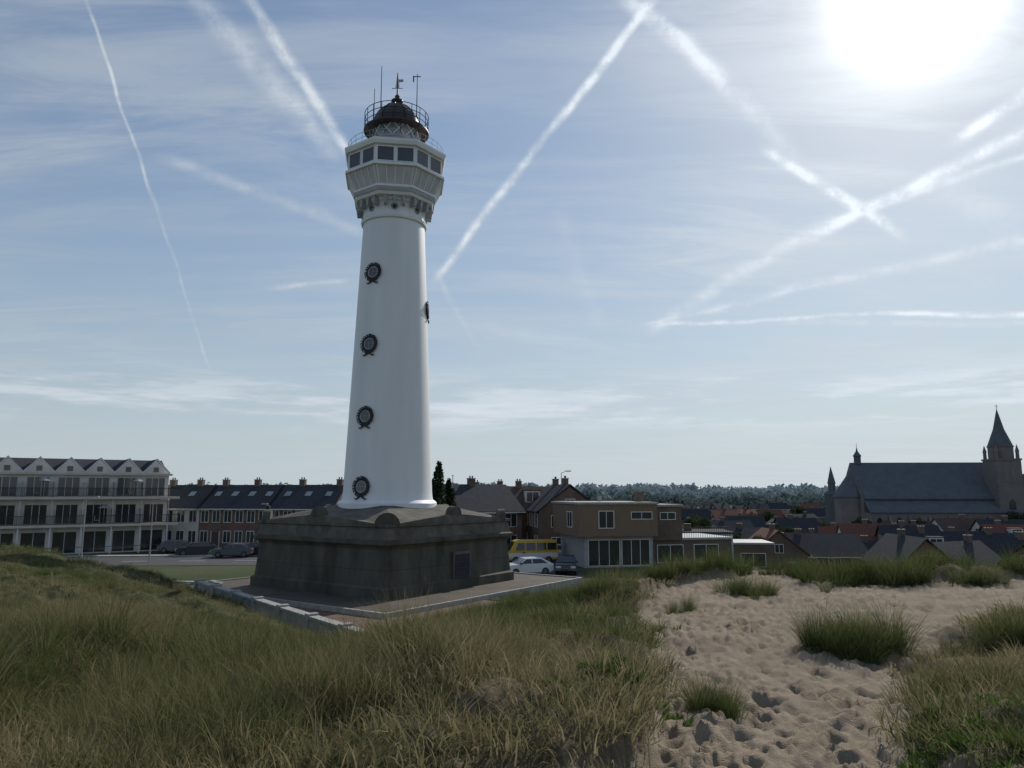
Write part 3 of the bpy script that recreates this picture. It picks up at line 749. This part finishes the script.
window(b,-1.0,2.0,.2,2.5,.8,-1,'white','x',2); window(b,2.3,5.0,.2,2.5,.8,-1,'white','x',2); window(b,6.2,8.8,.3,1.9,1.6,-1,'white','x',1); window(b,10,12.5,.3,1.9,1.6,-1,'white','x',1)
b.obj('windows',FB)
b=MB()
for i in range(22): b.box(8.8+i*.24,8.83+i*.24,1.6,1.63,2.61,3.55,'black')
b.box(8.75,14,1.58,1.65,3.55,3.6,'black'); b.obj('roof_railing',FB)
WB=empty('white_flat_house',(20.5,84,-11),ra(-6))
b=MB(); b.box(-3,4,0,7,-3,6.4,'render'); b.box(4.005,8.5,1,7,-3,5.2,'brickbrown'); b.obj('walls',WB)
b=MB(); b.box(-3.15,4.15,-.15,7.15,6.402,6.6,'roofdark'); b.box(4.16,8.65,.85,7.15,5.202,5.4,'trimgrey'); b.box(-1,-.2,2,3,6.61,7.4,'brickbrown'); b.obj('roof',WB)
b=MB(); window(b,-2.2,-.4,4.1,5.6,0); window(b,.8,3.2,4.1,5.6,0,-1,'white','x',1); window(b,-2.2,.4,1.0,2.6,0); window(b,5,7.6,2.8,4.2,1); b.obj('windows',WB)
# ------------------------------------------------------------ church
CH=empty('church',(106.3,190,-11),ra(-4))
b=MB(); Lh=19.5
b.prism([(-7.5,-3),(7.5,-3),(7.5,9.8),(0,18.0),(-7.5,9.8)],'x',-Lh,Lh,'churchbrick')
b.box(-Lh+.1,Lh-.1,-10.5,-7.52,-3,6.0,'churchbrick')
b.lathe([(5.6,-3),(5.6,9.8)],8,'churchbrick',math.pi/8,(-Lh+1.5,0))
b.box(Lh+.01,Lh+7.5,-6,6,-3,9.5,'churchbrick')
b.obj('walls',CH)
b=MB(); 
for s_ in(-1,1): b.prism([(s_*8.2,9.2),(0,18.15),(0,18.45),(s_*8.2,9.5)],'x',-Lh,Lh+.5,'slate')
b.lathe([(6.1,9.75),(.15,18.4)],8,'slate',math.pi/8,(-Lh+1.5,0))
b.prism([(-10.9,6.0),(-7.45,9.0),(-7.45,9.25),(-10.9,6.2)],'x',-Lh,Lh,'slate')
b.prism([(-6.4,9.3),(6.4,9.3),(0,15.5)],'x',Lh+.51,Lh+7.8,'slate')
b.obj('roof',CH)
b=MB(); tw=2.9; tcx=Lh-5.6
b.box(tcx-tw,tcx+tw,-10.2,-4.4,-3,18.6,'churchbrick')
b.box(tcx-tw-.2,tcx+tw+.2,-10.4,-4.2,18.6,19.0,'churchbrick')
b.lathe([(2.7,19.0),(2.7,21.8),(2.9,21.9),(2.9,22.1)],8,'churchbrick',math.pi/8,(tcx,-7.3))
b.lathe([(2.75,22.1),(1.2,26.2),(.06,31.2)],8,'slate',math.pi/8,(tcx,-7.3))
for sx in(-1,1):
    for sy in(-1,1):
        cx,cy=tcx+sx*2.45,-7.3+sy*2.45
        b.lathe([(.42,19.0),(.38,20.6),(.5,20.65),(.03,22.4)],8,'churchbrick',0,(cx,cy))
b.rod((tcx,-7.3,31.0),(tcx,-7.3,32.4),.07,.05,'black'); b.rod((tcx-.4,-7.3,32.0),(tcx+.4,-7.3,32.0),.06,.06,'black')
b.obj('tower',CH)
b=MB()
b.lathe([(.9,18.0),(.9,20.0),(1.15,20.1),(.3,21.3),(.05,22.4)],8,'slate',0,(-Lh+2.0,0))
b.rod((-Lh+2,0,22.3),(-Lh+2,0,23.4),.06,.05,'black')
b.obj('fleche',CH)
b=MB()
def lancet(x0,x1,z0,z1,y,k='glass'):
    c=(x0+x1)/2; w=(x1-x0)/2; pts=[(x0,z0),(x1,z0),(x1,z1)]+[(c+w*math.cos(t),z1+w*1.5*math.sin(t)) for t in (.5,1.0)]+[(c,z1+w*1.7)]+[(c-w*math.cos(t),z1+w*1.5*math.sin(t)) for t in (1.0,.5)]+[(x0,z1)]
    b.prism(pts,'y',y-.03,y+.05,k)
for i in range(7):
    x=-Lh+2.3+i*4.6
    if x>tcx-tw-1: break
    lancet(x-.7,x+.7,1.2,3.8,-10.52); lancet(x-.5,x+.5,7.4,8.2,-7.53) 
lancet(tcx-1.3,tcx-.3,13.5,16.3,-10.22); lancet(tcx+.3,tcx+1.3,13.5,16.3,-10.22); lancet(tcx-.8,tcx+.8,4,8,-10.22)
b.obj('windows',CH)
b=MB()
for i in range(8):
    x=-Lh+.1+i*4.6
    if x>tcx-tw-.3: break
    b.prism([(-10.52,-2),(-11.6,-2),(-11.6,3.2),(-10.52,5.6)],'x',x-.35,x+.35,'churchbrick')
b.obj('buttresses',CH)
CT2=empty('chapel_turret',(89,208,-11))
b=MB(); b.lathe([(2.2,-1),(2.2,10.2),(2.5,10.3),(1.6,11.2),(1.0,11.3),(1.0,13.2),(1.2,13.3),(.05,18)],8,'slate'); b.obj('turret',CT2)
b=MB(); 
for i in range(8):
    a=math.pi/8+i*math.pi/4; Rm=Matrix.Rotation(a,4,'Z'); t=MB(); t.box(.88,.96,-.2,.2,11.6,12.9,'glass'); b.add([tuple(Rm@Vector(v)) for v in t.v],t.f,'glass')
b.obj('openings',CT2)
# ------------------------------------------------------------ trees
def leaves(n,c,rad,size,rg):
    d=rg.normal(0,1,(n,3)); d/=np.linalg.norm(d,axis=1)[:,None]; d*=rg.uniform(.35,1,(n,1))**.5
    p=np.array(c)+d*np.array(rad)
    a=rg.normal(0,1,(n,3)); a/=np.linalg.norm(a,axis=1)[:,None]; t=rg.normal(0,1,(n,3)); bb=np.cross(a,t); bb/=np.linalg.norm(bb,axis=1)[:,None]
    s=size*rg.uniform(.6,1.3,(n,1))
    return np.stack([p-a*s,p+bb*s*.6,p+a*s,p-bb*s*.6],1)
def tree_mesh(seed,h,r,kind='round'):
    rg=np.random.default_rng(seed); b=MB()
    if kind=='round':
        b.rod((0,0,-.5),(0,0,h*.45),.22,.14,'bark'); 
        L_=[]
        for i in range(13):
            a=rg.uniform(0,6.28); q_=rg.uniform(.15,.8)*r; c=(q_*math.cos(a),q_*math.sin(a),h*rg.uniform(.42,.86)); b.rod((0,0,h*rg.uniform(.25,.45)),c,.09,.03,'bark',5)
            k=rg.uniform(.28,.5)*r; L_.append(leaves(150,c,(k,k,k*.75),.22,rg))
        kk='leaf'
    else:
        b.rod((0,0,-.5),(0,0,h*.8),.18,.05,'bark'); L_=[]
        for i in range(22):
            t=(i+1)/23; rr_=r*(1-t)**.55*min(1,t*5); a=rg.uniform(0,6.28); c=(rr_*.35*math.cos(a),rr_*.35*math.sin(a),.2+h*t); L_.append(leaves(110,c,(rr_*.75,rr_*.75,h*.07),.13,rg))
        kk='leafdark'
    Q_=np.concatenate(L_); b.add(Q_.reshape(-1,3),[(4*i,4*i+1,4*i+2,4*i+3) for i in range(len(Q_))],kk)
    me=bpy.data.meshes.new('tree'); me.from_pydata(b.v,[],b.f)
    for k in b.mats: me.materials.append(M[k])
    me.polygons.foreach_set('material_index',b.m); return me
tm=[tree_mesh(i,7,2.8) for i in range(4)]
cyp=tree_mesh(50,6.6,1.5,'cone')
def put(me,name,x,y,s=1.,rz=0,g=None):
    o=bpy.data.objects.new(name,me); scene.collection.objects.link(o); o.location=(x,y,hz(x,y) if g is None else g); o.scale=(s,s,s*random.uniform(.9,1.1)); o.rotation_euler=(0,0,rz); return o
X0,_=S(440,480); put(cyp,'cypress_tree',X0*66,66,1.22,0,-6.0); X0,_=S(449,490); put(cyp,'cypress_tree',X0*68,68,1.0,2,-6.3)
random.seed(9)
for px,D,s in [(462,90,.8),(498,110,.9),(575,100,.8),(640,110,.8),(700,95,.7),(735,112,.8),(760,98,.7),(820,108,.7),(845,130,.9),(905,120,.8),(930,96,.7),(985,98,.8),(1015,106,.9),(600,160,1),(650,200,1),(690,180,1.0),(720,240,1.1),(770,220,1.0),(800,260,1.2),(825,170,.9),(560,130,1),(480,125,1.1),(160,105,.8),(1022,175,1.2),(880,160,.9),(950,160,.9),(790,140,.9),(740,150,.9),(615,84,.55),(860,175,.9),(915,172,1.),(985,172,.9)]:
    X0,_=S(px,520); put(random.choice(tm),'tree',X0*D,D,s,random.uniform(0,6))
rg=np.random.default_rng(3)
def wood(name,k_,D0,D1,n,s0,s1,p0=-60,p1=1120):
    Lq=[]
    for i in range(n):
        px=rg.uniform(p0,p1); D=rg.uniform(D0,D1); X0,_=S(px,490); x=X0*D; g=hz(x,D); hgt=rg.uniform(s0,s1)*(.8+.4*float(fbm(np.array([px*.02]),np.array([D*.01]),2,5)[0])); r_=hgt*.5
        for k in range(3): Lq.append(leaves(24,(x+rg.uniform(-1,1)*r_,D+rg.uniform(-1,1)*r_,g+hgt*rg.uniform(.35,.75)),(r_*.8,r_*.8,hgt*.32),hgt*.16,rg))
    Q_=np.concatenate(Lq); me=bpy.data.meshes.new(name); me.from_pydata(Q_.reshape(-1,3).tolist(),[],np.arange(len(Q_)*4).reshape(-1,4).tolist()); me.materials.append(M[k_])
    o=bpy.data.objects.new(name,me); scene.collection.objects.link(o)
wood('distant_trees','leafhaze',400,520,460,8,12); wood('hill_trees','leafhaze2',650,1300,800,12,19)
# ------------------------------------------------------------ vehicles
def car(name,x,y,rz,paint,kind='car',g=None):
    e=empty(name,(x,y,(hz(x,y) if g is None else g)),rz)
    if kind=='car': Ln,Wd,body,cab=4.3,1.76,[(-2.15,.35),(-2.1,.78),(-1.9,.92),(-1.0,.98),(1.7,1.0),(2.1,.95),(2.15,.4),(1.75,.25),(-1.8,.25)],[(-1.05,.97),(-.35,1.42),(1.1,1.45),(1.95,.98)]
    else: Ln,Wd,body,cab=5.4,2.0,[(-2.7,.4),(-2.68,.95),(-2.3,1.15),(2.65,1.2),(2.7,.4),(2.3,.3),(-2.3,.3)],[(-2.3,1.14),(-1.7,2.1),(-1.4,2.2),(2.55,2.2),(2.65,1.18)]
    b=MB(); h=Wd/2; b.prism(body,'y',-h,h,paint)
    n=len(cab); ins=.16
    vs=[(p[0],-h+(.02 if p[1]<1.2 else ins),p[1]) for p in cab]+[(p[0],h-(.02 if p[1]<1.2 else ins),p[1]) for p in cab]
    b.add(vs,[tuple(range(n)),tuple(range(2*n-1,n-1,-1))]+[(i,(i+1)%n,(i+1)%n+n,i+n) for i in range(n)],paint)
    o=b.obj('body',e,smooth=False); bv=o.modifiers.new('bevel','BEVEL'); bv.width=.05; bv.segments=2
    b=MB()
    if kind=='car':
        for s_ in(-1,1):
            for (xa,xb,ta,tb) in ((-.85,.1,-.3,.1),(.2,1.55,.2,1.0)):
                b.add([(xa,s_*(h-.0),1.02),(xb,s_*(h-.0),1.02),(tb,s_*(h-.135),1.37),(ta,s_*(h-.135),1.37)],[(0,1,2,3)],'glass')
        b.add([(-1.06,-h+.12,1.02),(-1.06,h-.12,1.02),(-.42,h-.24,1.41),(-.42,-h+.24,1.41)],[(0,1,2,3)],'glass'); b.add([(1.96,-h+.12,1.03),(1.96,h-.12,1.03),(1.2,h-.24,1.43),(1.2,-h+.24,1.43)],[(0,1,2,3)],'glass')
    else:
        for s_ in(-1,1):
            for xa in(-1.7,-.6,.5,1.55): b.add([(xa,s_*(h+.0),1.25),(xa+.95,s_*(h+.0),1.25),(xa+.95,s_*(h-.12),1.95),(xa+(.3 if xa<-1.6 else 0),s_*(h-.12),1.95)],[(0,1,2,3)],'glass')
        b.add([(-2.33,-h+.15,1.2),(-2.33,h-.15,1.2),(-1.76,h-.25,2.05),(-1.76,-h+.25,2.05)],[(0,1,2,3)],'glass')
        for s_ in(-1,1): b.box(-2.4,2.6,min(s_*h,s_*(h+.015)),max(s_*h,s_*(h+.015)),.55,1.0,'carwhite')
    b.obj('windows',e)
    b=MB()
    for xx in (-Ln*.31,Ln*.31):
        for s_ in(-1,1): b.rod((xx,s_*(h-.2),.33),(xx,s_*(h+.02),.33),.33,.33,'tyre',18); b.rod((xx,s_*(h+.02),.33),(xx,s_*(h+.035),.33),.2,.18,'cargrey',12)
    b.obj('wheels',e)
    b=MB()
    for s_ in(-1,1):
        b.box(-Ln/2-.02,-Ln/2+.12,s_*h*.7-.2,s_*h*.7+.2,.62,.78,'lamp'); b.box(Ln/2-.1,Ln/2+.02,s_*h*.75-.15,s_*h*.75+.15,.7,.88,'redl'); b.box(-.95,-.8,s_*(h+.08)-.09,s_*(h+.08)+.09,.98,1.1,'black')
    b.box(-Ln/2-.03,-Ln/2+.05,-.4,.4,.36,.5,'black'); b.obj('lamps',e)
def at(px,D): return S(px,550)[0]*D
car('parked_car',at(197,84),84,ra(20),'carblack',g=-6.97)
car('parked_car',at(233,82),82,ra(8),'cargrey',g=-6.97)
car('parked_car',at(262,84),84,ra(185),'carblack',g=-6.97)
car('parked_car',at(178,88),88,ra(190),'cargrey',g=-6.97)
car('minibus',at(530,76),76,ra(12),'yellow','van',g=-6.965)
car('parked_car',at(527,64.5),64.5,ra(20),'carwhite',g=-6.965)
car('parked_car',at(566,66),66,ra(85),'carblack',g=-6.965)
car('parked_car',at(556,80),80,ra(100),'carwhite',g=-6.965)
car('parked_car',at(510,82),82,ra(95),'cargrey',g=-6.965)
# ------------------------------------------------------------ street furniture
def lamp(px,D,h,arm=1.0):
    x=at(px,D); e=empty('street_lamp',(x,D,hz(x,D)))
    b=MB(); b.rod((0,0,-.3),(0,0,1.0),.09,.08,'trimgrey'); b.rod((0,0,1.0),(0,0,h),.06,.04,'trimgrey'); b.obj('pole',e)
    b=MB(); b.rod((0,0,h),(arm,0,h+.25),.035,.03,'trimgrey'); b.box(arm-.1,arm+.55,-.13,.13,h+.18,h+.3,'trimgrey'); b.obj('head',e)
lamp(562,88,9.2,.6); lamp(150,76,6); lamp(82,74,6.3,.7); lamp(598,110,8); lamp(268,80,5.5,-.8)
x=at(452,76); e=empty('flagpole',(x,76,-7)); b=MB(); b.rod((0,0,-.2),(0,0,8.6),.07,.035,'trimgrey'); b.lathe([(.08,8.6),(.1,8.68),(.02,8.76)],8,'white'); b.obj('pole',e)
# ------------------------------------------------------------ sky
SAZ,SEL=math.radians(30.8),math.radians(32.2)
sd_=Vector((math.sin(SAZ)*math.cos(SEL),math.cos(SAZ)*math.cos(SEL),math.sin(SEL)))
w=bpy.data.worlds.new('World'); scene.world=w; w.use_nodes=True; nt=w.node_tree; nt.nodes.clear()
try: w.cycles.sampling_method='NONE'
except Exception: pass
def val(n_,i_,v_):
    if isinstance(v_,(int,float)): n_.inputs[i_].default_value=v_
    elif isinstance(v_,(tuple,list,Vector)): n_.inputs[i_].default_value=tuple(v_)
    else: nt.links.new(v_,n_.inputs[i_])
def mt(op,a,b2=None,c=None,clamp=False):
    q=nt.nodes.new('ShaderNodeMath'); q.operation=op; q.use_clamp=clamp
    for i_,v_ in enumerate((a,b2,c)):
        if v_ is not None: val(q,i_,v_)
    return q.outputs[0]
def vm(op,a,b2=None):
    q=nt.nodes.new('ShaderNodeVectorMath'); q.operation=op; val(q,0,a)
    if b2 is not None:
        if op=='SCALE': val(q,3,b2)
        else: val(q,1,b2)
    return q.outputs[1] if op=='DOT_PRODUCT' else q.outputs[0]
def mr(v_,a,b2,c=0.,d=1.,smooth=True):
    q=nt.nodes.new('ShaderNodeMapRange'); q.interpolation_type='SMOOTHSTEP' if smooth else 'LINEAR'
    val(q,0,v_)
    for i_,z_ in enumerate((a,b2,c,d)): q.inputs[i_+1].default_value=z_
    return q.outputs[0]
def nz(v_,sc,det,ro=.55,col=False,dis=0):
    q=nt.nodes.new('ShaderNodeTexNoise'); val(q,0,v_); q.inputs['Scale'].default_value=sc; q.inputs['Detail'].default_value=det; q.inputs['Roughness'].default_value=ro; q.inputs['Distortion'].default_value=dis
    return q.outputs[1] if col else q.outputs[0]
def mixv(f,a,c):
    q=nt.nodes.new('ShaderNodeMix'); q.data_type='RGBA'; q.clamp_factor=True; nt.links.new(f,q.inputs[0]); nt.links.new(a,q.inputs[6])
    if isinstance(c,tuple): q.inputs[7].default_value=(*c,1)
    else: nt.links.new(c,q.inputs[7])
    return q.outputs[2]
sky=nt.nodes.new('ShaderNodeTexSky'); sky.sky_type='NISHITA'; sky.sun_disc=False; sky.sun_elevation=SEL; sky.sun_rotation=SAZ; sky.dust_density=.5; sky.air_density=1.0; sky.ozone_density=1.5
# soft shoulder so that the aureole round the sun keeps some blue
skt=vm('MULTIPLY',sky.outputs[0],(.96,1.04,1.08))
skl=vm('DOT_PRODUCT',skt,(.25,.5,.25))
skc=vm('SCALE',skt,mt('DIVIDE',1.2,mt('ADD',1.,mt('MULTIPLY',skl,.11))))
tcw=nt.nodes.new('ShaderNodeTexCoord'); dr=vm('NORMALIZE',tcw.outputs['Generated'])
cosang=vm('DOT_PRODUCT',dr,sd_)
ang=mt('ARCCOSINE',mt('MINIMUM',cosang,1.))
sunprox=mt('EXPONENT',mt('MULTIPLY',ang,-2.6))
sx=nt.nodes.new('ShaderNodeSeparateXYZ'); nt.links.new(dr,sx.inputs[0]); dzs=sx.outputs[2]
el=mt('ARCSINE',dzs)
# pale sea haze thickening towards the horizon
hzc=nt.nodes.new('ShaderNodeVectorMath'); hzc.operation='SCALE'; hzc.inputs[0].default_value=(5.5,6.4,7.1); nt.links.new(mt('ADD',.87,mt('MULTIPLY',sunprox,.75)),hzc.inputs[3])
skc=mixv(mt('MULTIPLY',mt('EXPONENT',mt('MULTIPLY',mt('MAXIMUM',el,0.),-4.0)),.95),skc,hzc.outputs[0])
wob=vm('SCALE',vm('SUBTRACT',nz(dr,9,3,.6,True),(.5,.5,.5)),.014); dw=vm('ADD',dr,wob)
zc=mt('ADD',mt('MAXIMUM',dzs,.0),.07)
pl=vm('SCALE',dr,mt('DIVIDE',1.,zc))
def mapped(v_,rz,scl):
    q=nt.nodes.new('ShaderNodeMapping'); nt.links.new(v_,q.inputs[0]); q.inputs['Rotation'].default_value=(0,0,rz); q.inputs['Scale'].default_value=scl; return q.outputs[0]
fib=nz(mapped(pl,ra(-28),(.6,2.0,0)),1.2,6,.66,dis=1.1)
fib2=nz(mapped(pl,ra(40),(.4,1.8,0)),1.7,5,.62)
msk=nz(mapped(pl,0.3,(1,1,0)),.7,2,.5)
cir=mt('MULTIPLY',mr(fib,.38,.68),mr(msk,.38,.62,.2,1.))
cir2=mt('MULTIPLY',mr(fib2,.43,.74),.5)
veil=mt('ADD',mt('MULTIPLY',cir,mt('ADD',.42,mt('MULTIPLY',sunprox,.8))),mt('MULTIPLY',cir2,.55))
lowb=mt('MULTIPLY',mr(mt('ABSOLUTE',mt('SUBTRACT',el,.115)),.07,0.),mr(nz(mapped(dr,0,(3,3,24)),1.6,5,.62),.42,.62))
brk=mr(nz(dr,26,4,.65),.32,.66,.3,1.)
def dirp(px,py):
    X0,Z0=S(px,py); return Vector((X0,1,Z0)).normalized()
TR=[(85,0,150,195,1.7,.55),(150,190,208,364,1.7,.36),(243,-10,352,158,6.0,.65),(262,30,352,158,4,.25),(192,-10,340,160,13,.4),(165,158,368,234,6,.35),
    (662,-12,560,118,4.8,1.),(566,108,437,276,4.8,.85),(437,274,478,350,3.5,.25),
    (618,-10,722,78,9,.6),(650,10,715,72,4,.5),(715,70,800,160,10,.35),(768,150,900,234,5.5,1.),(790,165,880,215,4,.6),
    (1060,72,955,142,6,1.),(1060,115,820,232,6.5,1.),(1040,150,830,222,4,.55),(840,215,650,330,8,.5),(1060,231,700,312,6,.45),
    (1060,318,890,313,3.2,1.),(900,313,660,324,2.6,.7),(1040,325,780,322,4,.4),(830,285,640,325,2.3,.3),(275,288,345,281,3,.5),(470,325,610,345,9,.2),(560,215,600,330,11,.16),(935,180,1060,260,18,.25)]
tot=None
for x1,y1,x2,y2,wd,opa in TR:
    a=dirp(x1,y1); c=dirp(x2,y2); nn=a.cross(c).normalized(); mid=(a+c).normalized(); e_=nn.cross(mid).normalized(); 
    ua,ub=sorted((a.dot(e_),c.dot(e_))); wd_=wd/F
    d=mt('ABSOLUTE',vm('DOT_PRODUCT',dw,nn)); core=mr(d,wd_*1.4,0.,0.,opa)
    u_=vm('DOT_PRODUCT',dr,e_); fd=.02
    rng=mt('MULTIPLY',mr(u_,ua-fd,ua+fd),mr(u_,ub+fd,ub-fd))
    t=mt('MULTIPLY',core,rng); tot=t if tot is None else mt('ADD',tot,mt('MULTIPLY',t,mt('SUBTRACT',1.,tot)))
tot=mt('MULTIPLY',tot,brk)
lowb=mt('MULTIPLY',lowb,.55)
fac=mt('ADD',mt('ADD',veil,lowb),tot,clamp=True)
fac=mt('MINIMUM',fac,.95)
br_=mt('MULTIPLY',mt('ADD',mt('ADD',mt('ADD',.50,mt('MULTIPLY',lowb,.30)),mt('MULTIPLY',tot,.24)),mt('MULTIPLY',mt('EXPONENT',mt('MULTIPLY',ang,-2.4)),.42)),10.)
cc=nt.nodes.new('ShaderNodeVectorMath'); cc.operation='SCALE'; cc.inputs[0].default_value=(.92,1.0,1.09); nt.links.new(br_,cc.inputs[3])
mxo=mixv(fac,skc,cc.outputs[0])
gl=mt('ADD',mt('MULTIPLY',mt('EXPONENT',mt('MULTIPLY',mt('POWER',mt('DIVIDE',ang,.058),2.),-1.)),20.),mt('MULTIPLY',mt('EXPONENT',mt('MULTIPLY',ang,-8.)),2.8))
gc=nt.nodes.new('ShaderNodeVectorMath'); gc.operation='SCALE'; gc.inputs[0].default_value=(1,1.,.98); nt.links.new(gl,gc.inputs[3])
fin=vm('ADD',mxo,gc.outputs[0])
bg=nt.nodes.new('ShaderNodeBackground'); bg.inputs[1].default_value=.1; nt.links.new(fin,bg.inputs[0])
wo=nt.nodes.new('ShaderNodeOutputWorld'); nt.links.new(bg.outputs[0],wo.inputs[0])
# sun
sl=bpy.data.lights.new('sun','SUN'); sl.energy=3.5; sl.angle=ra(.5); sl.color=(1,.94,.85)
so=bpy.data.objects.new('sun',sl); scene.collection.objects.link(so); so.rotation_euler=sd_.to_track_quat('Z','Y').to_euler(); so.location=(20,20,60)
# camera
cd=bpy.data.cameras.new('camera'); cd.sensor_width=36; cd.lens=F/1024*36; cd.clip_start=.05; cd.clip_end=9000
co=bpy.data.objects.new('camera',cd); scene.collection.objects.link(co); co.location=(0,0,0); co.rotation_euler=(math.pi/2+TH,0,0); scene.camera=co
